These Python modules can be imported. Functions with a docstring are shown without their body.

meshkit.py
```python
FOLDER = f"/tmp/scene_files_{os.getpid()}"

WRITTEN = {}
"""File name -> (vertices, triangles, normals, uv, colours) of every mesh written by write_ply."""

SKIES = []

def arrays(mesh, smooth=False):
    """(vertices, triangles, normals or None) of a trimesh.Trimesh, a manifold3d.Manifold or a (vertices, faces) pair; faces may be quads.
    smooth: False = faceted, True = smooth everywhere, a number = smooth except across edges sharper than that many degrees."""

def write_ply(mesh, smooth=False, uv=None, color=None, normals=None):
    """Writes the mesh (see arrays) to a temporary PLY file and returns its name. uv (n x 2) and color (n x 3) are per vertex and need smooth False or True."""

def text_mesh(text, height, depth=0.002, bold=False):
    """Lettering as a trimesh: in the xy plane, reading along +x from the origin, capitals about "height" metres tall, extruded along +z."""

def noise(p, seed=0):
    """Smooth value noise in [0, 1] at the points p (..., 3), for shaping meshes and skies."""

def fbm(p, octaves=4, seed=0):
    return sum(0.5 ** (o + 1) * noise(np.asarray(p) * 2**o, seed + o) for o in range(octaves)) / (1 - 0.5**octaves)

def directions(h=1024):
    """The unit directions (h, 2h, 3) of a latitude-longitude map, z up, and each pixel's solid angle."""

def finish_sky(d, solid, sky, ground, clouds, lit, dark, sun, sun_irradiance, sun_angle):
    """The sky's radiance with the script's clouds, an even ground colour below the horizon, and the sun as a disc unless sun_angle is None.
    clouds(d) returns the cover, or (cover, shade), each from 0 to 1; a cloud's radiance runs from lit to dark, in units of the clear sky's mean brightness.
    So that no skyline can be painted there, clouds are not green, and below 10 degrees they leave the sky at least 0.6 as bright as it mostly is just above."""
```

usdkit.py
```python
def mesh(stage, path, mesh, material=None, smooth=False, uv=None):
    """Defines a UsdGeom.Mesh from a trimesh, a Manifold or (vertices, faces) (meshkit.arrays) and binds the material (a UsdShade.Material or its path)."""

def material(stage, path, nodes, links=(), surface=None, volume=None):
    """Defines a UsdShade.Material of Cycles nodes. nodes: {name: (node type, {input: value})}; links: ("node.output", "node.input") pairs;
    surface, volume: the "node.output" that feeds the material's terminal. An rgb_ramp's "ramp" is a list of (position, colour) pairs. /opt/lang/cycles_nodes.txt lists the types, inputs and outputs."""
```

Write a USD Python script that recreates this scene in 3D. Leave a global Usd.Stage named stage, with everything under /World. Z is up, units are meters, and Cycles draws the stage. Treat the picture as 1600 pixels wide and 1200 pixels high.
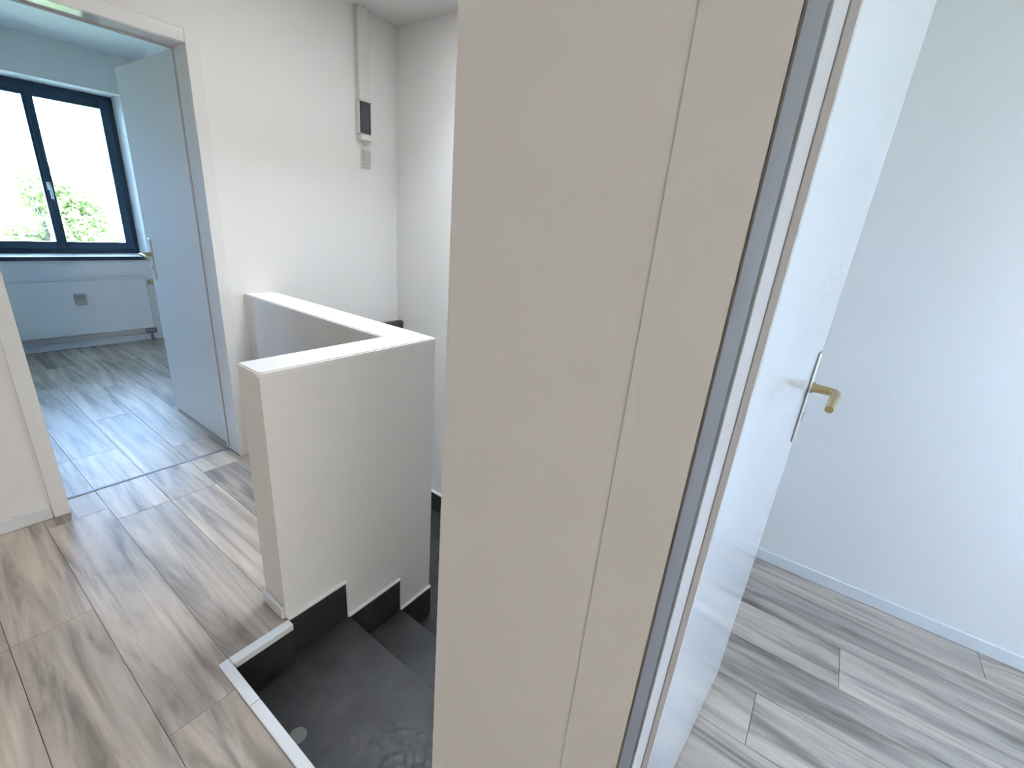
import math, random
import numpy as np, trimesh, manifold3d as m3
from shapely.geometry import Polygon, box as sbox
from shapely.ops import unary_union
from shapely import affinity
import usdkit, meshkit
from pxr import Usd, UsdGeom, UsdLux, UsdShade, Gf, Sdf

random.seed(7); RNG = np.random.default_rng(7)
stage = Usd.Stage.CreateInMemory()
UsdGeom.SetStageUpAxis(stage, 'Z'); UsdGeom.SetStageMetersPerUnit(stage, 1.0)
UsdGeom.Xform.Define(stage, '/World'); UsdGeom.Scope.Define(stage, '/World/Looks')

# ---------------------------------------------------------------- camera, sky, lights, exposure
FPX, H = 703.07, 1.37
cam = UsdGeom.Camera.Define(stage, '/World/camera')
cam.CreateHorizontalApertureAttr(36.0); cam.CreateFocalLengthAttr(FPX / 1600 * 36.0)
cam.CreateClippingRangeAttr((0.02, 1000.0)); cam.CreateExposureAttr(0.0)
RIGHT, DOWN, FWD = (0.58906464, -0.80386979, 0.08243917), (-0.22559372, -0.26155321, -0.93845479), (0.77595768, 0.53421277, -0.33541972)
cam.AddTransformOp().Set(Gf.Matrix4d(*RIGHT, 0, *[-a for a in DOWN], 0, *[-a for a in FWD], 0, 0, 0, H, 1))

sky = UsdLux.DomeLight.Define(stage, '/World/sky')
sky.CreateColorAttr(Gf.Vec3f(0.39, 0.62, 1.0)); sky.CreateIntensityAttr(11.5)


used = {}


def numbered(path):
    n = used.get(path, 0); used[path] = n + 1
    return path if n == 0 else f'{path}_{n:03d}'


def rect_light(name, centre, facing, w, h, color, power):
    """A RectLight shines along its own -Z."""
    l = UsdLux.RectLight.Define(stage, numbered('/World/' + name))
    l.CreateWidthAttr(w); l.CreateHeightAttr(h); l.CreateColorAttr(Gf.Vec3f(*color)); l.CreateIntensityAttr(power)
    z = -np.array(facing, float); z /= np.linalg.norm(z)
    x = np.cross((0, 0, 1), z) if abs(z[2]) < .9 else np.array([1.0, 0, 0]); x /= np.linalg.norm(x); y = np.cross(z, x)
    l.AddTransformOp().Set(Gf.Matrix4d(*map(float, x), 0, *map(float, y), 0, *map(float, z), 0, *map(float, centre), 1))
    return l


# daylight panels at the right-hand room's window and at an added second one
rect_light('window_daylight', (0.42, -2.1, 1.475), (1, 0, 0), 1.15, 1.2, (1.0, 0.92, 0.88), 6.3)
rect_light('window_daylight', (1.1, -3.38, 1.475), (0, 1, 0), 1.15, 1.2, (1.0, 0.92, 0.88), 6.6)  # added light that brightens the open door leaf
# daylight falling through the roof window above the stairwell
rect_light('roof_window_daylight', (1.50, 1.485, 3.36), (0, 0, -1), 0.68, 0.75, (1.0, 0.92, 0.81), 55.0)

GLOBE = 200.0      # strength of the added fill lamp behind the camera

# ---------------------------------------------------------------- helpers
def tag(p, label=None, cat=None, group=None, kind=None):
    p = p.GetPrim() if hasattr(p, 'GetPrim') else p
    for k, v in (('label', label), ('category', cat), ('group', group), ('kind', kind)):
        if v: p.SetCustomDataByKey(k, v)
    return p


def obj(name, mesh, m, parent=None, smooth=30, label=None, kind=None):
    root = str(parent.GetPath()) if parent is not None else '/World'
    p = usdkit.mesh(stage, numbered(root + '/' + name), mesh, m, smooth=smooth).GetPrim()
    return tag(p, label, None, None, kind)


def thing(name, label, cat, group=None, kind=None, loc=(0, 0, 0), matrix=None):
    x = UsdGeom.Xform.Define(stage, numbered('/World/' + name))
    if matrix is not None: x.AddTransformOp().Set(matrix)
    elif any(loc): x.AddTranslateOp().Set(Gf.Vec3d(*loc))
    return tag(x, label, cat, group, kind)


def cbox(x0, x1, y0, y1, z0, z1, b=0.0):
    """A box, its edges chamfered by b."""
    if b <= 0:
        m = trimesh.creation.box([x1 - x0, y1 - y0, z1 - z0]); m.apply_translation([(x0 + x1) / 2, (y0 + y1) / 2, (z0 + z1) / 2]); return m
    pts = []
    for sx in (0, 1):
        for sy in (0, 1):
            for sz in (0, 1):
                c = np.array([(x0, x1)[sx], (y0, y1)[sy], (z0, z1)[sz]]); d = np.array([1 - 2 * sx, 1 - 2 * sy, 1 - 2 * sz]) * b
                for k in range(3):
                    q = c + d; q[k] = c[k]; pts.append(q)
    return trimesh.Trimesh(*[np.array(a) for a in _hull(pts)], process=False)


def _hull(pts):
    m = m3.Manifold.hull_points(np.array(pts, float)).to_mesh()
    return m.vert_properties[:, :3], m.tri_verts


def hull(pts): return trimesh.Trimesh(*_hull(pts), process=False)


def join(*ms): return trimesh.util.concatenate(list(ms))


def prism(poly, z0, z1):
    """Polygon in XY, extruded along Z."""
    ms = []
    for g in getattr(poly, 'geoms', [poly]):
        if g.is_empty or g.geom_type != 'Polygon': continue
        m = trimesh.creation.extrude_polygon(g, z1 - z0, engine='earcut'); m.apply_translation([0, 0, z0]); ms.append(m)
    return join(*ms)


def prism_xz(poly, y0, y1):
    m = prism(poly, 0, y1 - y0)      # (x, z, t) -> (x, y, z)
    v = m.vertices.copy(); m.vertices = np.stack([v[:, 0], y0 + v[:, 2], v[:, 1]], 1); m.faces = m.faces[:, ::-1]; return m


def prism_yz(poly, x0, x1):
    m = prism(poly, 0, x1 - x0)      # (y, z, t) -> (t, y, z)
    v = m.vertices.copy(); m.vertices = np.stack([x0 + v[:, 2], v[:, 0], v[:, 1]], 1); return m


def tube(pts, r, n=14, caps=True):
    pts = np.array(pts, float); rs = np.broadcast_to(np.asarray(r, float), (len(pts),)); V, F = [], []
    t = np.gradient(pts, axis=0); t /= np.linalg.norm(t, axis=1, keepdims=True)
    up = np.array([0, 0, 1.0]) if abs(t[0][2]) < .9 else np.array([1.0, 0, 0])
    for i in range(len(pts)):
        a = np.cross(t[i], up); a /= np.linalg.norm(a); up = np.cross(a, t[i])
        for k in range(n):
            w = 2 * math.pi * k / n; V.append(pts[i] + rs[i] * (math.cos(w) * a + math.sin(w) * up))
    for i in range(len(pts) - 1):
        for k in range(n):
            a, b = i * n + k, i * n + (k + 1) % n; F += [[a, b, b + n], [a, b + n, a + n]]
    if caps:
        for i, rev in ((0, True), (len(pts) - 1, False)):
            c = len(V); V.append(pts[i])
            for k in range(n):
                a, b = i * n + k, i * n + (k + 1) % n; F.append([c, b, a] if rev else [c, a, b])
    m = trimesh.Trimesh(np.array(V), np.array(F), process=False); m.fix_normals(); return m


def cyl(p0, p1, r, n=24): return tube([p0, p1], r, n)


# ---------------------------------------------------------------- materials
def mat(name, nodes, links, surface='p.BSDF'): return usdkit.material(stage, '/World/Looks/' + name, nodes, links, surface=surface)


def plain(name, col, rough=.5, metal=0.0, **kw):
    return mat(name, {'p': ('principled_bsdf', dict(base_color=col, roughness=rough, metallic=metal, **kw))}, [])


def wallpaint(name, col, strength=.12):
    """Painted woodchip paper: a fine lumpy relief."""
    return mat(name, {
        'g': ('geometry', {}), 'n': ('noise_texture', dict(scale=120.0, detail=3.0, roughness=.6)), 'n2': ('noise_texture', dict(scale=1.3, detail=2.0)),
        'r': ('rgb_ramp', dict(ramp=[(.3, tuple(c * .985 for c in col)), (.7, col)])),
        'b': ('bump', dict(strength=strength, distance=.004)), 'p': ('principled_bsdf', dict(roughness=.75, specular_ior_level=.3))},
        [('g.position', 'n.vector'), ('g.position', 'n2.vector'), ('n2.fac', 'r.fac'), ('r.color', 'p.base_color'), ('n.fac', 'b.height'), ('b.normal', 'p.normal')])


M = {}
M['wall'] = wallpaint('wall_paint', (.87, .86, .845))
M['ceiling'] = wallpaint('ceiling_paint', (.86, .855, .845), .05)
M['lacquer'] = plain('white_lacquer', (.82, .82, .81), .08)
M['frame'] = plain('frame_lacquer', (.86, .855, .84), .1)
M['cap'] = plain('parapet_cap_paint', (.90, .90, .895), .45)
M['trimw'] = plain('white_trim', (.78, .80, .82), .3)
M['rubber'] = plain('grey_seal', (.16, .16, .165), .6)
M['seal'] = plain('pale_grey_seal', (.42, .42, .42), .5)
M['lining'] = plain('shade_toned_lining', (.165, .152, .148), .5)  # dark colour puts the shade beside the leaf into the lining
M['alu'] = plain('aluminium', (.30, .30, .31), .55, .7)
M['brass'] = plain('brass', (.50, .40, .21), .30, 1.0)
M['plate'] = plain('satin_plate', (.62, .60, .55), .4, .6)
M['bluegrey'] = plain('blue_window_frame', (.010, .034, .062), .35)
M['sill'] = plain('dark_sill_stone', (.008, .012, .03), .15)
M['radiator'] = plain('radiator_enamel', (.78, .78, .77), .35)
M['plastic'] = plain('white_plastic', (.74, .74, .71), .4)
M['grey_plastic'] = plain('grey_plastic', (.34, .32, .30), .5)
M['dark'] = plain('dark_device_front', (.045, .048, .06), .3)
M['rail'] = plain('dark_handrail_wood', (.05, .04, .034), .4)
M['base'] = plain('floor_underlay', (.05, .047, .045), .9)
M['pane'] = mat('window_pane', {'f': ('fresnel', dict(IOR=1.45)), 't': ('transparent_bsdf', dict(color=(.96, .98, .98))), 'g': ('glossy_bsdf', dict(roughness=.0, color=(1, 1, 1))), 'm': ('mix_closure', {})},
                [('f.fac', 'm.fac'), ('t.BSDF', 'm.closure1'), ('g.BSDF', 'm.closure2')], 'm.closure')
M['stone'] = mat('dark_stone', {
    'g': ('geometry', {}), 'n': ('noise_texture', dict(scale=9.0, detail=6.0, roughness=.65)), 'v': ('noise_texture', dict(scale=70.0, detail=2.0)),
    'r': ('rgb_ramp', dict(ramp=[(.3, (.022, .022, .023)), (.55, (.036, .036, .036)), (.75, (.06, .058, .056))])),
    'r2': ('rgb_ramp', dict(ramp=[(.3, (.35, .35, .35)), (.7, (.55, .55, .55))])), 'p': ('principled_bsdf', dict(specular_ior_level=.4))},
    [('g.position', 'n.vector'), ('g.position', 'v.vector'), ('n.fac', 'r.fac'), ('r.color', 'p.base_color'), ('v.fac', 'r2.fac'), ('r2.color', 'p.roughness')])


def wood(name, tint):
    c = lambda a: tuple(a * t for t in tint)
    return mat(name, {
        'g': ('geometry', {}), 'o': ('object_info', {}),
        'off': ('combine_xyz', dict(y=0.0)), 'mul': ('math', dict(math_type='multiply', value2=37.0)),
        'add': ('mix', dict(mix_type='add', fac=1.0)),
        'm1': ('mapping', dict(scale=(11.0, .9, 1.0))), 'm2': ('mapping', dict(scale=(55.0, 3.0, 1.0))), 'm3': ('mapping', dict(scale=(4.0, .8, 1.0))),
        'n1': ('noise_texture', dict(scale=1.0, detail=4.0, roughness=.6, distortion=1.6)),
        'n2': ('noise_texture', dict(scale=1.0, detail=3.0, roughness=.6, distortion=.6)),
        'n3': ('noise_texture', dict(scale=1.0, detail=3.0, roughness=.55, distortion=1.2)),
        'r1': ('rgb_ramp', dict(ramp=[(.27, c(.20)), (.40, c(.36)), (.50, c(.50)), (.62, c(.60)), (.75, c(.66))])),
        'r2': ('rgb_ramp', dict(ramp=[(.3, (.88, .88, .88)), (.65, (1.03, 1.025, 1.02))])),
        'r3': ('rgb_ramp', dict(ramp=[(.30, (.60, .60, .63)), (.45, (.92, .92, .93)), (.7, (1.1, 1.09, 1.06))])),
        'x': ('mix', dict(mix_type='multiply', fac=1.0)), 'x2': ('mix', dict(mix_type='multiply', fac=1.0)),
        'b': ('bump', dict(strength=.12, distance=.002)),
        'p': ('principled_bsdf', dict(roughness=.36, specular_ior_level=.15))},
        [('o.random', 'mul.value1'), ('mul.value', 'off.x'), ('mul.value', 'off.z'), ('g.position', 'add.color1'), ('off.vector', 'add.color2')]
        + [('add.color', f'm{k}.vector') for k in (1, 2, 3)] + [(f'm{k}.vector', f'n{k}.vector') for k in (1, 2, 3)] + [(f'n{k}.fac', f'r{k}.fac') for k in (1, 2, 3)]
        + [('r1.color', 'x.color1'), ('r2.color', 'x.color2'), ('x.color', 'x2.color1'), ('r3.color', 'x2.color2'), ('x2.color', 'p.base_color'),
           ('n2.fac', 'b.height'), ('b.normal', 'p.normal')])


M['wood'] = [wood('grey_oak_light', (1.16, .99, .83)), wood('grey_oak_mid', (1.08, .925, .785)), wood('grey_oak_dark', (.97, .835, .71))]

# ---------------------------------------------------------------- the setting: walls, ceiling, floor
YD, YD2 = 2.51, 2.66           # hall side and room side of the wall with the left doorway
XE = 2.125                     # far wall of stairwell and right-hand room
YF = 5.37                      # window wall of the left-hand room
ZC = 2.40
PX0, PX1, PY = 0.475, 0.575, 0.451   # the pier between hall, stairwell and right-hand room
LY = 0.082                      # hinge-side lining of the right-hand doorway


def struct(name, mesh, m, label, cat):
    return tag(obj(name, mesh, m, smooth=False), label, cat, kind='structure')


door_wall = unary_union([sbox(-1.4, 0, XE, ZC), sbox(1.12, -2.2, XE, .01)]).difference(sbox(.25, -.05, 1.005, 1.99))
struct('wall_north', prism_xz(door_wall, YD, YD2), M['wall'], 'off-white hall wall with the left doorway and the cable duct', 'wall')
struct('wall_east', cbox(XE, XE + .12, -3.4, YD2, -2.2, ZC), M['wall'], 'white wall at the far end of stairwell and right-hand room', 'wall')
pier = unary_union([sbox(PX0, LY + .02, PX1, PY), sbox(PX0, PY - .1, XE, PY)])
struct('wall_pier', prism(pier, -2.2, ZC), M['wall'], 'grey-white plastered wall end filling the middle of the picture, beside the stairwell', 'wall')
rw = sbox(-3.3, 0, LY + .02, ZC).difference(sbox(-.683, -.05, LY + .03, 2.01)).difference(sbox(-2.7, .85, -1.5, 2.1))
struct('wall_partition', prism_yz(rw, PX0, PX1), M['wall'], 'white wall with the right-hand doorway', 'wall')
struct('wall_south', prism_xz(sbox(-1.4, 0, -.3, ZC), -3.42, -3.3), M['wall'], 'hall end wall behind the camera', 'wall')
struct('wall_hall_side', join(cbox(-.3, PX0, -1.22, -1.1, 0, ZC), cbox(-.3, -.18, -3.42, -1.22, 0, ZC)), M['wall'], 'hall wall behind the camera', 'wall')
struct('wall_west', prism_yz(sbox(-3.42, 0, YF, ZC).difference(sbox(3.7, 1.2, 4.3, 1.8)), -1.52, -1.4), M['wall'], 'hall wall out of sight to the left', 'wall')
W0, W1, WZ0, WZ1 = .47, 1.575, .79, 2.118
ww = sbox(-1.52, -.1, 2.12, ZC).difference(sbox(W0, WZ0, W1, WZ1))
struct('wall_window', prism_xz(ww, YF, YF + .36), M['wall'], 'wall with the blue-framed window above the radiator in the left-hand room', 'wall')
struct('wall_room_side', cbox(2.0, 2.12, YD2, YF, 0, ZC), M['wall'], 'side wall of the left-hand room behind the open door leaf', 'wall')
struct('wall_room_back', prism_xz(sbox(PX0, 0, XE, ZC).difference(sbox(.6, .85, 1.7, 2.1)), -3.42, -3.3), M['wall'], 'end wall of the right-hand room, out of sight', 'wall')
SX0, SX1, SY0, SY1 = 1.15, 1.85, 1.09, 1.88       # shaft of the roof window
struct('ceiling', join(prism(sbox(-1.52, -3.42, XE + .12, YF + .36).difference(sbox(SX0, SY0, SX1, SY1)), ZC, ZC + .15), prism(sbox(SX0 - .08, SY0 - .08, SX1 + .08, SY1 + .08).difference(sbox(SX0, SY0, SX1, SY1)), ZC + .15, 3.40)), M['ceiling'], 'off-white ceiling over hall, stairwell and rooms', 'ceiling')

OX, OY = .35, 1.255            # edge of the floor at the stair opening
fl_hall = unary_union([sbox(-1.4, -3.3, -.3, -1.0), sbox(-1.4, -1.1, PX0, PY), sbox(-1.4, PY - .01, OX, YD), sbox(OX - .01, OY, .575, YD), sbox(.57, 1.40, 1.115, YD)])
fl_sill1 = sbox(.272, YD - .001, .983, YD2)
fl_left = sbox(-1.4, YD2, 2.0, YF)
fl_sill2 = sbox(PX0 - .001, -.663, PX1, LY)
fl_right = sbox(PX1, -3.3, XE, PY - .1)
floor = thing('floor', 'grey-brown oak laminate floor of long planks running away from the camera', 'floor', kind='structure')
allfl = unary_union([fl_hall, fl_sill1, fl_left, fl_sill2, fl_right, sbox(.25, YD - .01, 1.0, YD2 + .01), sbox(PX0 - .01, -.66, PX1 + .01, LY + .01)]).buffer(-.0005)
obj('underlay', prism(allfl, -.16, -.008), M['base'], floor, smooth=False)
PW, PL = .2, 1.285
regions = [unary_union([fl_hall, sbox(.272, YD - .002, .983, 2.625)]), unary_union([fl_left, sbox(.272, 2.647, .983, YD2 + .002)]), unary_union([fl_right, sbox(PX1 - .002, -.663, PX1 + .001, LY)]), fl_sill2.buffer(0)]
joints = {(0, -1): 1.79, (0, 0): 1.79, (0, 1): 1.14, (0, 2): 2.30, (0, 3): 2.30, (1, 1): 3.04, (1, 2): 3.04, (2, 8): -.34, (2, 9): -.98, (2, 7): -.70, (2, 6): -.12, (2, 5): -.95, (2, 4): -.45}
x_at = 1.18 - PW * 13
for ri, reg in enumerate(regions):
    for k in range(18):
        x0 = x_at + k * PW; col = k - 7          # column 0 begins at x = -.02
        j = joints.get((ri, col), (col * .4783 + ri * .31) % 1 * PL)
        y0 = j - PL * 6
        while y0 < 6:
            q = sbox(x0, y0, x0 + PW, y0 + PL).intersection(reg)
            for g in getattr(q, 'geoms', [q]):
                if g.is_empty or g.geom_type != 'Polygon' or g.area < .002: continue
                g = g.buffer(-.0006, join_style=2)
                if g.is_empty: continue
                # a plank with small bevels along its upper edges
                inner = g.buffer(-.0008, join_style=2)
                zt = RNG.uniform(-.0002, .0002)
                m = prism(g, -.008, -.0006 + zt)
                if inner.geom_type == 'Polygon' and len(inner.exterior.coords) == len(g.exterior.coords) == 5:
                    a, b = np.array(g.exterior.coords)[:4], np.array(inner.exterior.coords)[:4]
                    m = hull(np.vstack([np.c_[a, np.full(4, -.008)], np.c_[a, np.full(4, -.0008 + zt)], np.c_[b, np.full(4, zt)]]))
                obj('plank', m, M['wood'][int(RNG.integers(0, 3))], floor, smooth=False)
            y0 += PL

# skirting boards
def baseboard(name, m, label):
    tag(obj(name, m, M['trimw'], smooth=False), label, 'baseboard', kind='structure')


def bb(x0, x1, y0, y1, h=.058): return cbox(x0, x1, y0, y1, .0005, h, .003)


baseboard('baseboard_right', bb(XE - .013, XE, -3.3, PY - .1), 'white skirting board along the far wall of the right-hand room')
baseboard('baseboard_left', bb(-1.4, .213, YD - .013, YD, .06), 'white skirting board left of the left doorway')
baseboard('baseboard_far', join(bb(-1.4, 2.0, YF - .013, YF, .065)), 'white skirting board under the radiator')
baseboard('baseboard_parapet', bb(.562, .575, 1.27, 1.40, .05), 'short white skirting at the end of the stair parapet')
baseboard('baseboard_pier', bb(PX0 - .013, PX0, .178, PY, .06), 'short white skirting at the foot of the wall end')
baseboard('baseboard_alcove', bb(1.037, 1.10, YD - .013, YD, .06), 'short white skirting right of the left doorway')

# white edging profile of the floor at the stair opening, in short lengths
edge = thing('trim_1', 'white edging strip along the laminate at the top of the stairs', 'edging', kind='structure')
ys = [PY, .74, 1.055, OY + .0]
for a, b in zip(ys[:-1], ys[1:]):
    obj('strip', join(cbox(OX, OX + .03, a + .0006, b - .0006, -.02, .006, .002)), M['trimw'], edge)
obj('strip', cbox(OX + .0305, .575, 1.222, OY, -.02, .006, .002), M['trimw'], edge)
tag(obj('trim_2', hull([(x, y, z) for x in (.272, .983) for (y, z) in ((2.623, .0002), (2.649, .0002), (2.630, .004), (2.642, .004))]), M['alu'], smooth=False), 'narrow grey metal threshold strip in the left doorway', 'threshold', kind='structure')

# ---------------------------------------------------------------- stair parapet and stairs
par = thing('wall_parapet', 'waist-high L-shaped white parapet around the stairwell', 'parapet', kind='structure')
PZ = .91
legA = Polygon([(.575, 1.27), (1.272, 1.27), (1.272, 1.40), (.575, 1.40)])
legB = Polygon([(1.115, 1.40), (1.272, 1.40), (1.262, YD), (1.105, YD)])
body = prism_xz(Polygon([(.575, -.17), (.80, -.17), (.80, -.35), (1.07, -.35), (1.07, -.53), (1.272, -.53), (1.272, PZ - .016), (.575, PZ - .016)]), 1.27, 1.40)
obj('front_panel', body, M['wall'], par, smooth=False)
obj('side_panel', prism(legB, -2.2, PZ - .016), M['wall'], par, smooth=False)
capp = unary_union([legA, legB]).buffer(.0004, join_style=2)
capp = capp.difference(sbox(.5, 1.2, .593, 1.288)).union(affinity.translate(sbox(0, 0, .001, .001), .6, 1.3)).union(Polygon([(.593 - .02 * math.sin(t), 1.288 - .02 * math.cos(t)) for t in np.linspace(0, math.pi / 2, 8)] + [(.62, 1.30)]).buffer(.0001)).buffer(.0002)
inn = capp.buffer(-.004, join_style=1)
obj('cap', join(prism(capp, PZ - .016, PZ - .004), prism(inn, PZ - .004, PZ)), M['cap'], par, smooth=False, label='bright white top of the parapet')

st = thing('staircase', 'dark stone staircase going down beside the white parapet', 'staircase', kind='structure')
RISE = .178
tx = [.375, .815, 1.085, 1.36]       # nosings along +X
for k in range(3):
    z = -RISE * (k + 1)
    obj('tread', cbox(tx[k] - (.0 if k == 0 else .02), tx[k + 1], PY, 1.268, z - .035, z, .003), M['stone'], st)
    obj('riser', cbox(tx[k] - (.025 if k == 0 else .045), tx[k] - (.0 if k == 0 else .02), PY, 1.268, z + .0005, z + RISE - (.02 if k == 0 else .036)), M['stone'], st, smooth=False)
obj('riser', cbox(1.315, 1.34, PY, 1.268, -4 * RISE, -3 * RISE - .036), M['stone'], st, smooth=False)
# side cladding under the white edging
obj('cladding', cbox(.352, .575, 1.232, 1.254, -.36, -.0205), M['stone'], st, smooth=False)
for k in range(3):
    z = -RISE * (k + 1); x0, x1 = (.577, 1.08, 0)[0] if k == 0 else tx[k] - .005, tx[k + 1] - .004
    if k == 2: x1 = 1.272
    s = obj('skirting', cbox(x0, x1, 1.258, 1.2699, z + .0005, z + RISE - .006), M['stone'], st, smooth=False)
    obj('edge', join(cbox(x0, x1, 1.2555, 1.2699, z + RISE - .006, z + RISE + .001), *([cbox(x1 - .005, x1 + .0005, 1.2555, 1.2699, z + .001, z + RISE - .006)] if k < 2 else [])), M['trimw'], s, smooth=False, label='thin white edge along the dark stair skirting')
obj('strip', cbox(OX, PX0, PY - .03, PY - .0005, -.02, .006, .002), M['trimw'], edge)
# turning steps and landing beyond the parapet
obj('tread', prism(Polygon([(1.34, PY), (1.80, PY), (1.36, 1.268), (1.34, 1.268)]), -4 * RISE - .035, -4 * RISE), M['stone'], st, smooth=False)
obj('tread', prism(Polygon([(1.36, 1.25), (1.80, PY), (XE, PY), (XE, YD), (1.275, YD), (1.275, 1.268), (1.34, 1.268)]), -5 * RISE - .035, -5 * RISE + .14), M['stone'], st, smooth=False)
s = obj('skirting', cbox(XE - .012, XE, .9, YD, -5 * RISE + .1405, -.60), M['stone'], st, smooth=False)
obj('edge', cbox(XE - .016, XE, .9, YD, -.60, -.588), M['trimw'], s, smooth=False, label='thin white edge along the dark stair skirting')
obj('stain', tube([(.446, .995, -.178), (.446, .995, -.1774)], .026, 20), plain('pale_stain', (.16, .17, .15), .7), st, label='small pale round stain on the top tread')

# handrail in the stairwell corner
hr = thing('handrail', 'short piece of dark handrail seen above the parapet corner', 'handrail')
obj('rail', cbox(1.35, XE - .002, YD - .075, YD - .03, .60, .66, .008), M['rail'], hr)
for x in (1.5, 1.95): obj('bracket', cbox(x - .012, x + .012, YD - .05, YD, .57, .601, .003), M['alu'], hr)

# ---------------------------------------------------------------- cable duct, wall box and switch on the hall wall
tag(obj('cable_duct', cbox(1.832, 1.902, YD - .035, YD - .0005, 1.962, ZC - .001, .003), M['plastic']), 'white vertical cable duct on the hall wall above the dark-fronted box', 'cable duct')
wb = thing('wall_box', 'small wall box with a dark front below the cable duct', 'wall box')
obj('housing', join(cbox(1.826, 1.912, YD - .03, YD - .0005, 1.785, 1.96, .004), cbox(1.828, 1.912, YD - .045, YD - .0005, 1.752, 1.784, .004), cbox(1.826, 1.912, YD - .045, YD - .03, 1.951, 1.96, .001)), M['plastic'], wb)
obj('front', cbox(1.834, 1.906, YD - .036, YD - .0295, 1.792, 1.949, .002), M['dark'], wb, label='dark front panel')
sw = thing('light_switch', 'narrow white switch below the dark-fronted wall box', 'light switch')
obj('plate', cbox(1.855, 1.922, YD - .010, YD - .0005, 1.612, 1.712, .003), M['plastic'], sw)
obj('rocker', hull([(x, y, z) for x in (1.862, 1.915) for (y, z) in ((YD - .0095, 1.62), (YD - .0095, 1.704), (YD - .017, 1.702), (YD - .012, 1.62))]), plain('switch_rocker', (.50, .48, .45), .45), sw)


w3 = thing('window_3', 'roof window over the stairwell, out of sight', 'window', kind='structure')
obj('window_frame', prism(sbox(SX0 + .001, SY0 + .001, SX1 - .001, SY1 - .001).difference(sbox(SX0 + .05, SY0 + .05, SX1 - .05, SY1 - .05)), 3.28, 3.34), M['lacquer'], w3, smooth=False)
obj('pane', cbox(SX0 + .045, SX1 - .045, SY0 + .045, SY1 - .045, 3.305, 3.311), M['pane'], w3, smooth=False)


# ---------------------------------------------------------------- doors
def frame_parts(t, place, w, top, depth, cas=.05, face=.012):
    """Door frame in its own coordinates: opening from u = 0 to w, v = 0 on the hall side to depth, clear height top; place turns (u, v, z) boxes into the world."""
    def B(name, u0, u1, v0, v1, z0, z1, m=M['frame'], b=.003, label=None): obj(name, place(cbox(u0, u1, v0, v1, z0, z1, b)), m, t, label=label)
    c, e = cas, .0005
    B('jamb', -.0195, 0, e, depth - e, 0, top + .0195, b=.001); B('jamb', w, w + .0195, e, depth - e, 0, top + .0195, b=.001)
    B('head', e, w - e, e, depth - e, top, top + .0195)
    for v0, v1 in ((-face, 0), (depth, depth + face)):
        B('casing', -c, -.0003, v0, v1, 0, top + c, b=.001); B('casing', w + .0003, w + c, v0, v1, 0, top + c, b=.001)
        B('casing', -.0005, w + .0005, v0, v1, top + .001, top + c)
    return B


d1 = thing('door_1', 'white doorway to the left-hand room with its leaf standing open inside', 'door', kind='structure')
B = frame_parts(d1, lambda m: m.apply_translation([.27, YD, 0]), .715, 1.97, YD2 - YD, .052)
for z in (0,):
    obj('seal', join(cbox(.2705, .276, 2.622, 2.632, .02, 1.965), cbox(.9785, .9845, 2.622, 2.632, .02, 1.965), cbox(.2705, .9845, 2.622, 2.632, 1.963, 1.9695)), M['seal'], d1, smooth=False, label='grey rubber seal in the door frame')


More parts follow.
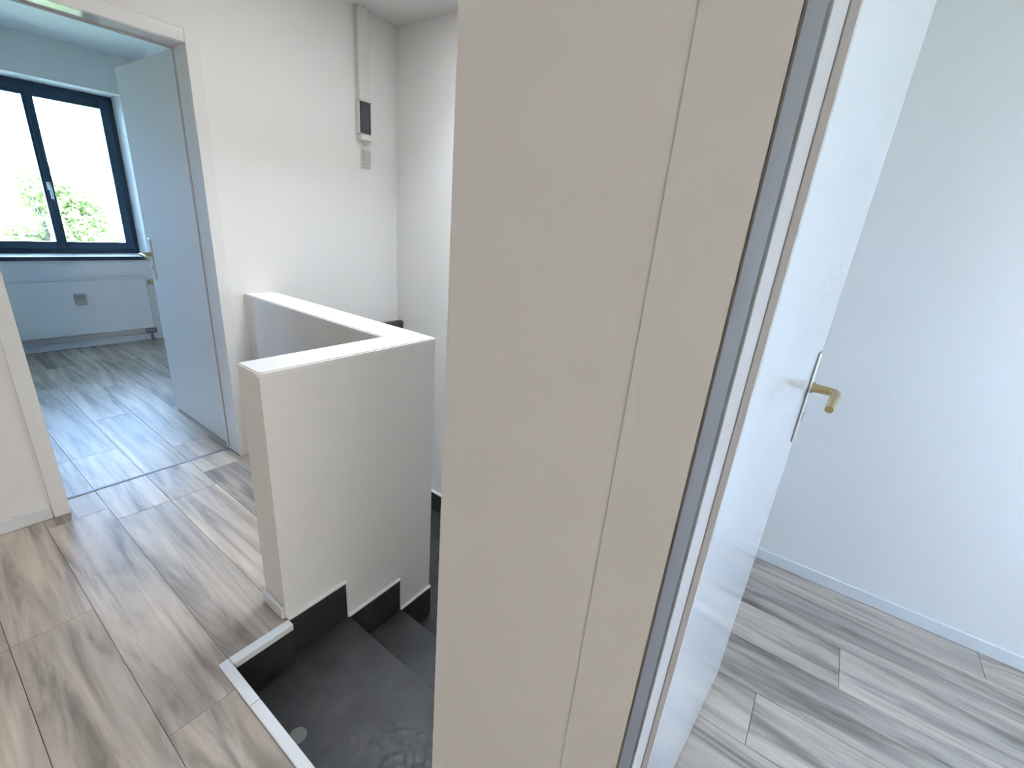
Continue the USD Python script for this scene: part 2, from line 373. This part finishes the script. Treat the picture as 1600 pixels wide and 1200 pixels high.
def leaf(door, origin, u, w, top, bottom, mirror=1, hz=1.05, th=(.026, .041), ch=.003):
    """A rebated door leaf: hinge at origin, running along u, its hall-side face on the side of n; handle near the free edge."""
    u = np.array([u[0], u[1], 0.0]); u /= np.linalg.norm(u); n = np.array([u[1], -u[0], 0.0]) * mirror
    T = np.eye(4); T[:3, 0], T[:3, 1], T[:3, 2], T[:3, 3] = u, -n, (0, 0, 1), (*origin, 0)

    def place(m):
        m = m.copy(); m.apply_transform(T)
        if np.linalg.det(T[:3, :3]) < 0: m.faces = m.faces[:, ::-1]
        return m
    lf = obj('leaf', place(join(cbox(0, w, 0, th[0], bottom, top, .0015), cbox(-.013, w + .013, th[0] + .0002, th[1], bottom, top + .013, ch))), M['lacquer'], door, smooth=False, label='glossy white door leaf')
    hu = w - .062
    obj('handle_plate', place(cbox(hu - .019, hu + .019, -.007, -.0003, hz - .15, hz + .09, .003)), M['plate'], lf, label='narrow satin handle plate')
    neck = [(hu, -.005, hz), (hu, -.045, hz)]
    arc = [(hu - .014 * (1 - math.cos(a)), -.045 - .014 * math.sin(a), hz) for a in np.linspace(.2, math.pi / 2, 6)]
    run = [(hu - .014 - s, -.059, hz - .010 * (s / .1) ** 2) for s in np.linspace(.015, .105, 6)]
    obj('lever', place(join(tube(neck + arc + run, [.011, .0095] + [.0095] * 6 + [.0095, .0095, .0095, .0092, .009, .0085], 16), cyl((hu, -.007, hz), (hu, -.011, hz), .014))), M['brass'], lf, smooth=50, label='curved brass door lever')
    obj('keyhole', place(join(cyl((hu, -.0069, hz - .075), (hu, -.0078, hz - .075), .0075, 16), cbox(hu - .003, hu + .003, -.0078, -.0069, hz - .094, hz - .075))), M['rubber'], lf, label='dark keyhole')
    for z in (.25, 1.72): obj('hinge', place(cyl((-.016, .036, z), (-.016, .036, z + .09), .0075, 12)), M['brass'], lf)
    return lf


leaf(d1, (.992, 2.6755), (0, 1), .745, 1.972, .016, mirror=-1, hz=1.02)

d2 = thing('door_2', 'white doorway to the right-hand room, its glossy leaf open beside the grey wall end', 'door', kind='structure')


def place2(m):
    v = m.vertices.copy(); m.vertices = np.stack([PX0 + v[:, 1], LY - v[:, 0], v[:, 2]], 1); return m


frame_parts(d2, place2, .745, 1.985, PX1 - PX0, .083, .003)
for y0, y1 in ((LY - .003, LY - .0003), (-.6627, -.660)): obj('lining', cbox(PX0 - .0032, PX1 - .001, y0, y1, .002, 1.985, .0005), M['lining'], d2, smooth=False, label='lining coloured dark for the shade inside the door frame')
leaf(d2, (.607, .0545), (.76, -.0565), .757, 1.99, .008, mirror=1, hz=1.05, th=(.011, .0335), ch=.0105)

# ---------------------------------------------------------------- the window of the left-hand room
w1 = thing('window_1', 'dark blue two-sash window in the left-hand room', 'window', kind='structure')
FY = YF + .265


def frame_xz(x0, x1, z0, z1, t, y0, y1, b=.004):
    return [cbox(x0, x0 + t, y0, y1, z0, z1, b), cbox(x1 - t, x1, y0, y1, z0, z1, b), cbox(x0 + t, x1 - t, y0, y1, z0, z0 + t, b), cbox(x0 + t, x1 - t, y0, y1, z1 - t, z1, b)]


obj('window_frame', join(*frame_xz(W0 + .001, W1 - .001, WZ0 + .001, WZ1 - .001, .055, FY + .022, FY + .09)), M['bluegrey'], w1)
XM = 1.0235
for x0, x1, tl, tr in ((W0 + .035, XM - .002, .065, .031), (XM + .002, W1 - .035, .031, .065)):
    a, b, c, d, t = FY, FY + .06, WZ0 + .035, WZ1 - .035, .07
    s = obj('sash', join(cbox(x0, x0 + tl, a, b, c, d, .004), cbox(x1 - tr, x1, a, b, c, d, .004), cbox(x0 + tl, x1 - tr, a, b, c, c + t - .006, .004), cbox(x0 + tl, x1 - tr, a, b, d - t, d, .004)), M['bluegrey'], w1)
    obj('pane', cbox(x0 + tl - .012, x1 - tr + .012, FY + .030, FY + .036, c + .05, d - .05), M['pane'], s, smooth=False)
obj('meeting_strip', cbox(XM - .016, XM + .016, FY - .012, FY + .0, WZ0 + .04, WZ1 - .04, .004), M['bluegrey'], w1)
hd = obj('window_handle', join(cbox(1.0105, 1.0365, FY - .022, FY - .012, 1.31, 1.375, .004), tube([(1.0235, FY - .02, 1.345), (1.0235, FY - .048, 1.345), (1.0235, FY - .055, 1.335), (1.0235, FY - .055, 1.24)], .009, 10)), M['plastic'], w1, label='white window handle')
obj('window_sill', cbox(W0 - .03, W1 + .008, YF - .03, FY + .02, WZ0 - .028, WZ0 - .0005, .004), M['sill'], w1, label='dark polished stone window sill')

# radiator
rd = thing('radiator', 'white flat panel radiator under the blue window', 'radiator')
RX0, RX1, RZ0, RZ1, RY0, RY1 = .48, 1.47, .135, .615, YF - .11, YF - .035
obj('panel', cbox(RX0, RX1, RY0, RY0 + .022, RZ0, RZ1 - .012, .006), M['radiator'], rd)
obj('panel', cbox(RX0 + .01, RX1 - .01, RY1 - .02, RY1, RZ0, RZ1 - .012, .004), M['radiator'], rd)
obj('top_grille', join(*[cbox(RX0, RX1, y, y + .006, RZ1 - .012, RZ1, .001) for y in np.linspace(RY0 + .001, RY1 - .007, 5)], *[cbox(x, x + .004, RY0 + .001, RY1 - .001, RZ1 - .012, RZ1 - .003) for x in np.arange(RX0, RX1, .03)]), M['radiator'], rd, smooth=False)
obj('side_cover', cbox(RX1 - .001, RX1 + .006, RY0 + .004, RY1, RZ0, RZ1 - .004, .002), M['radiator'], rd)
obj('valve', join(cyl((RX1 + .006, RY0 + .035, .565), (RX1 + .03, RY0 + .035, .565), .011), cyl((RX1 + .03, RY0 + .035, .565), (RX1 + .085, RY0 + .035, .565), .021)), M['brass'], rd, label='brass-coloured radiator valve')
obj('return_pipe', join(cyl((RX1 - .06, RY0 + .035, .10), (RX1 + .02, RY0 + .035, .10), .022), cyl((RX1 - .02, RY0 + .035, .002), (RX1 - .02, RY0 + .035, .12), .012)), M['rubber'], rd, label='dark pipe connection below the radiator')
for x in (.62, 1.30): obj('bracket', cbox(x, x + .03, RY1 - .001, YF - .0005, .2, .55), M['radiator'], rd, smooth=False)
hm = thing('heat_meter', 'small grey meter clipped to the radiator front', 'heat meter')
obj('case', cbox(.945, 1.02, RY0 - .03, RY0 - .0003, .40, .495, .006), M['grey_plastic'], hm)
obj('display', cbox(.958, 1.007, RY0 - .032, RY0 - .0295, .455, .478, .0008), plain('meter_display', (.2, .2, .18), .3), hm)

# the right-hand room's window (behind the view)
w2 = thing('window_2', 'white window of the right-hand room, out of sight', 'window', kind='structure')
sideways = lambda m: usd_turn(m)


def usd_turn(m):
    v = m.vertices.copy(); m.vertices = np.stack([-v[:, 1], v[:, 0], v[:, 2]], 1); return m


obj('window_frame', sideways(join(*frame_xz(-2.6995, -1.5005, .8505, 2.0995, .07, -.565, -.495), cbox(-2.13, -2.07, -.56, -.50, .92, 2.03))), M['lacquer'], w2)
obj('pane', sideways(cbox(-2.63, -1.57, -.533, -.527, .91, 2.04)), M['pane'], w2, smooth=False)

w4 = thing('window_4', 'added second window to light the right-hand room, out of sight', 'window', kind='structure')  # added unseen window, there to brighten leaf and room
obj('window_frame', join(*frame_xz(.6005, 1.6995, .8505, 2.0995, .07, -3.37, -3.31)), M['lacquer'], w4)
obj('pane', cbox(.66, 1.64, -3.343, -3.337, .91, 2.04), M['pane'], w4, smooth=False)

w5 = thing('window_5', 'small added side window to light the left-hand room, out of sight', 'window', kind='structure')  # added unseen opening that lets more sky light into the left-hand room
obj('window_frame', sideways(join(*frame_xz(3.7005, 4.2995, 1.2005, 1.7995, .05, 1.41, 1.455))), M['lacquer'], w5)
obj('pane', sideways(cbox(3.74, 4.26, 1.43, 1.436, 1.24, 1.76)), M['pane'], w5, smooth=False)
gl = thing('pendant_lamp', 'added globe fill lamp, unseen in the hall behind the camera', 'fill lamp', loc=(-1.1, -2.9, 1.9))  # lamp added out of view to brighten the hall walls
sp = trimesh.creation.icosphere(3, .12)
obj('globe', sp, mat('fill_lamp_globe', {'e': ('emission', dict(color=(1.0, .955, .90), strength=GLOBE))}, [], 'e.emission'), gl, smooth=True, label='glowing globe of the added fill lamp')
obj('cord', cyl((0, 0, .12), (0, 0, ZC - 1.9 - .03), .004, 8), M['plastic'], gl)
obj('ceiling_rose', cyl((0, 0, ZC - 1.9 - .03), (0, 0, ZC - 1.9 - .0005), .05), M['plastic'], gl)

# ---------------------------------------------------------------- outdoors: ground and trees beyond the window
GZ = -2.9
gp = trimesh.creation.cylinder(radius=120, height=.2, sections=48); gp.apply_translation([0, 0, GZ - .1])
tag(obj('ground', gp, mat('lawn', {'g': ('geometry', {}), 'n': ('noise_texture', dict(scale=.6, detail=5.0)), 'r': ('rgb_ramp', dict(ramp=[(.3, (.34, .36, .20)), (.7, (.50, .50, .32))])), 'p': ('principled_bsdf', dict(roughness=.9))},
    [('g.position', 'n.vector'), ('n.fac', 'r.fac'), ('r.color', 'p.base_color')]), smooth=False), 'green lawn outside below the window', 'lawn', kind='structure')
M['leaf'] = mat('tree_leaf', {'g': ('geometry', {}), 'r': ('rgb_ramp', dict(ramp=[(0, (.30, .31, .11)), (1, (.62, .60, .24))])), 'd': ('principled_bsdf', dict(roughness=.55)), 't': ('translucent_bsdf', {}), 'm': ('mix_closure', dict(fac=.4))},
                [('g.random_per_island', 'r.fac'), ('r.color', 'd.base_color'), ('r.color', 't.color'), ('d.BSDF', 'm.closure1'), ('t.BSDF', 'm.closure2')], 'm.closure')
M['bark'] = plain('bark', (.09, .07, .05), .9)


def tree(label, x, y, top, r, n, seed):
    rng = np.random.default_rng(seed); t = thing('tree', label, 'tree', loc=(x, y, GZ))
    hgt = top - GZ
    br = [tube([(0, 0, 0), (.05, .02, hgt * .35), (.0, .08, hgt * .85)], [.16, .12, .03], 9)]
    clumps = []
    for k in range(26):
        a, e, q = rng.uniform(0, 2 * math.pi), rng.uniform(-.9, 1.0), rng.uniform(.45, .95)
        c = np.array([math.cos(a) * q * r * math.sqrt(1 - e * e * .8), math.sin(a) * q * r * math.sqrt(1 - e * e * .8), hgt * .62 + e * hgt * .33]); clumps.append(c)
        br.append(tube([(0, .03, hgt * (.3 + .02 * k)), c * [.5, .5, 0] + [0, 0, (hgt * (.3 + .02 * k) + c[2]) / 2 + .1], c], [.05, .03, .01], 5))
    obj('trunk', join(*br), M['bark'], t, smooth=True)
    c = np.array(clumps)[rng.integers(0, len(clumps), n)] + rng.normal(0, .30 * r * .9, (n, 3)) * [1, 1, .75]
    c[:, 2] = np.minimum(c[:, 2], hgt)
    d = rng.normal(0, 1, (n, 3)); d /= np.linalg.norm(d, axis=1, keepdims=True); s = np.cross(d, rng.normal(0, 1, (n, 3))); s /= np.linalg.norm(s, axis=1, keepdims=True)
    L = rng.uniform(.05, .10, (n, 1))
    V = np.stack([c - d * L, c + s * L * .45, c + d * L, c - s * L * .45], 1).reshape(-1, 3)
    f = np.arange(n)[:, None] * 4; F = np.vstack([f + [0, 1, 2], f + [0, 2, 3]])
    tag(obj('foliage', (V, F), M['leaf'], t, smooth=False), kind='stuff')


tree('taller leafy green tree outside, behind the middle of the window', 2.75, 15.5, 1.9, .9, 9000, 1)
tree('broad green tree outside the left half of the window', 1.5, 22.0, 1.45, 2.0, 16000, 2)
tree('lower bushy tree outside the right pane of the window', 4.4, 18.5, .25, .9, 7000, 3)
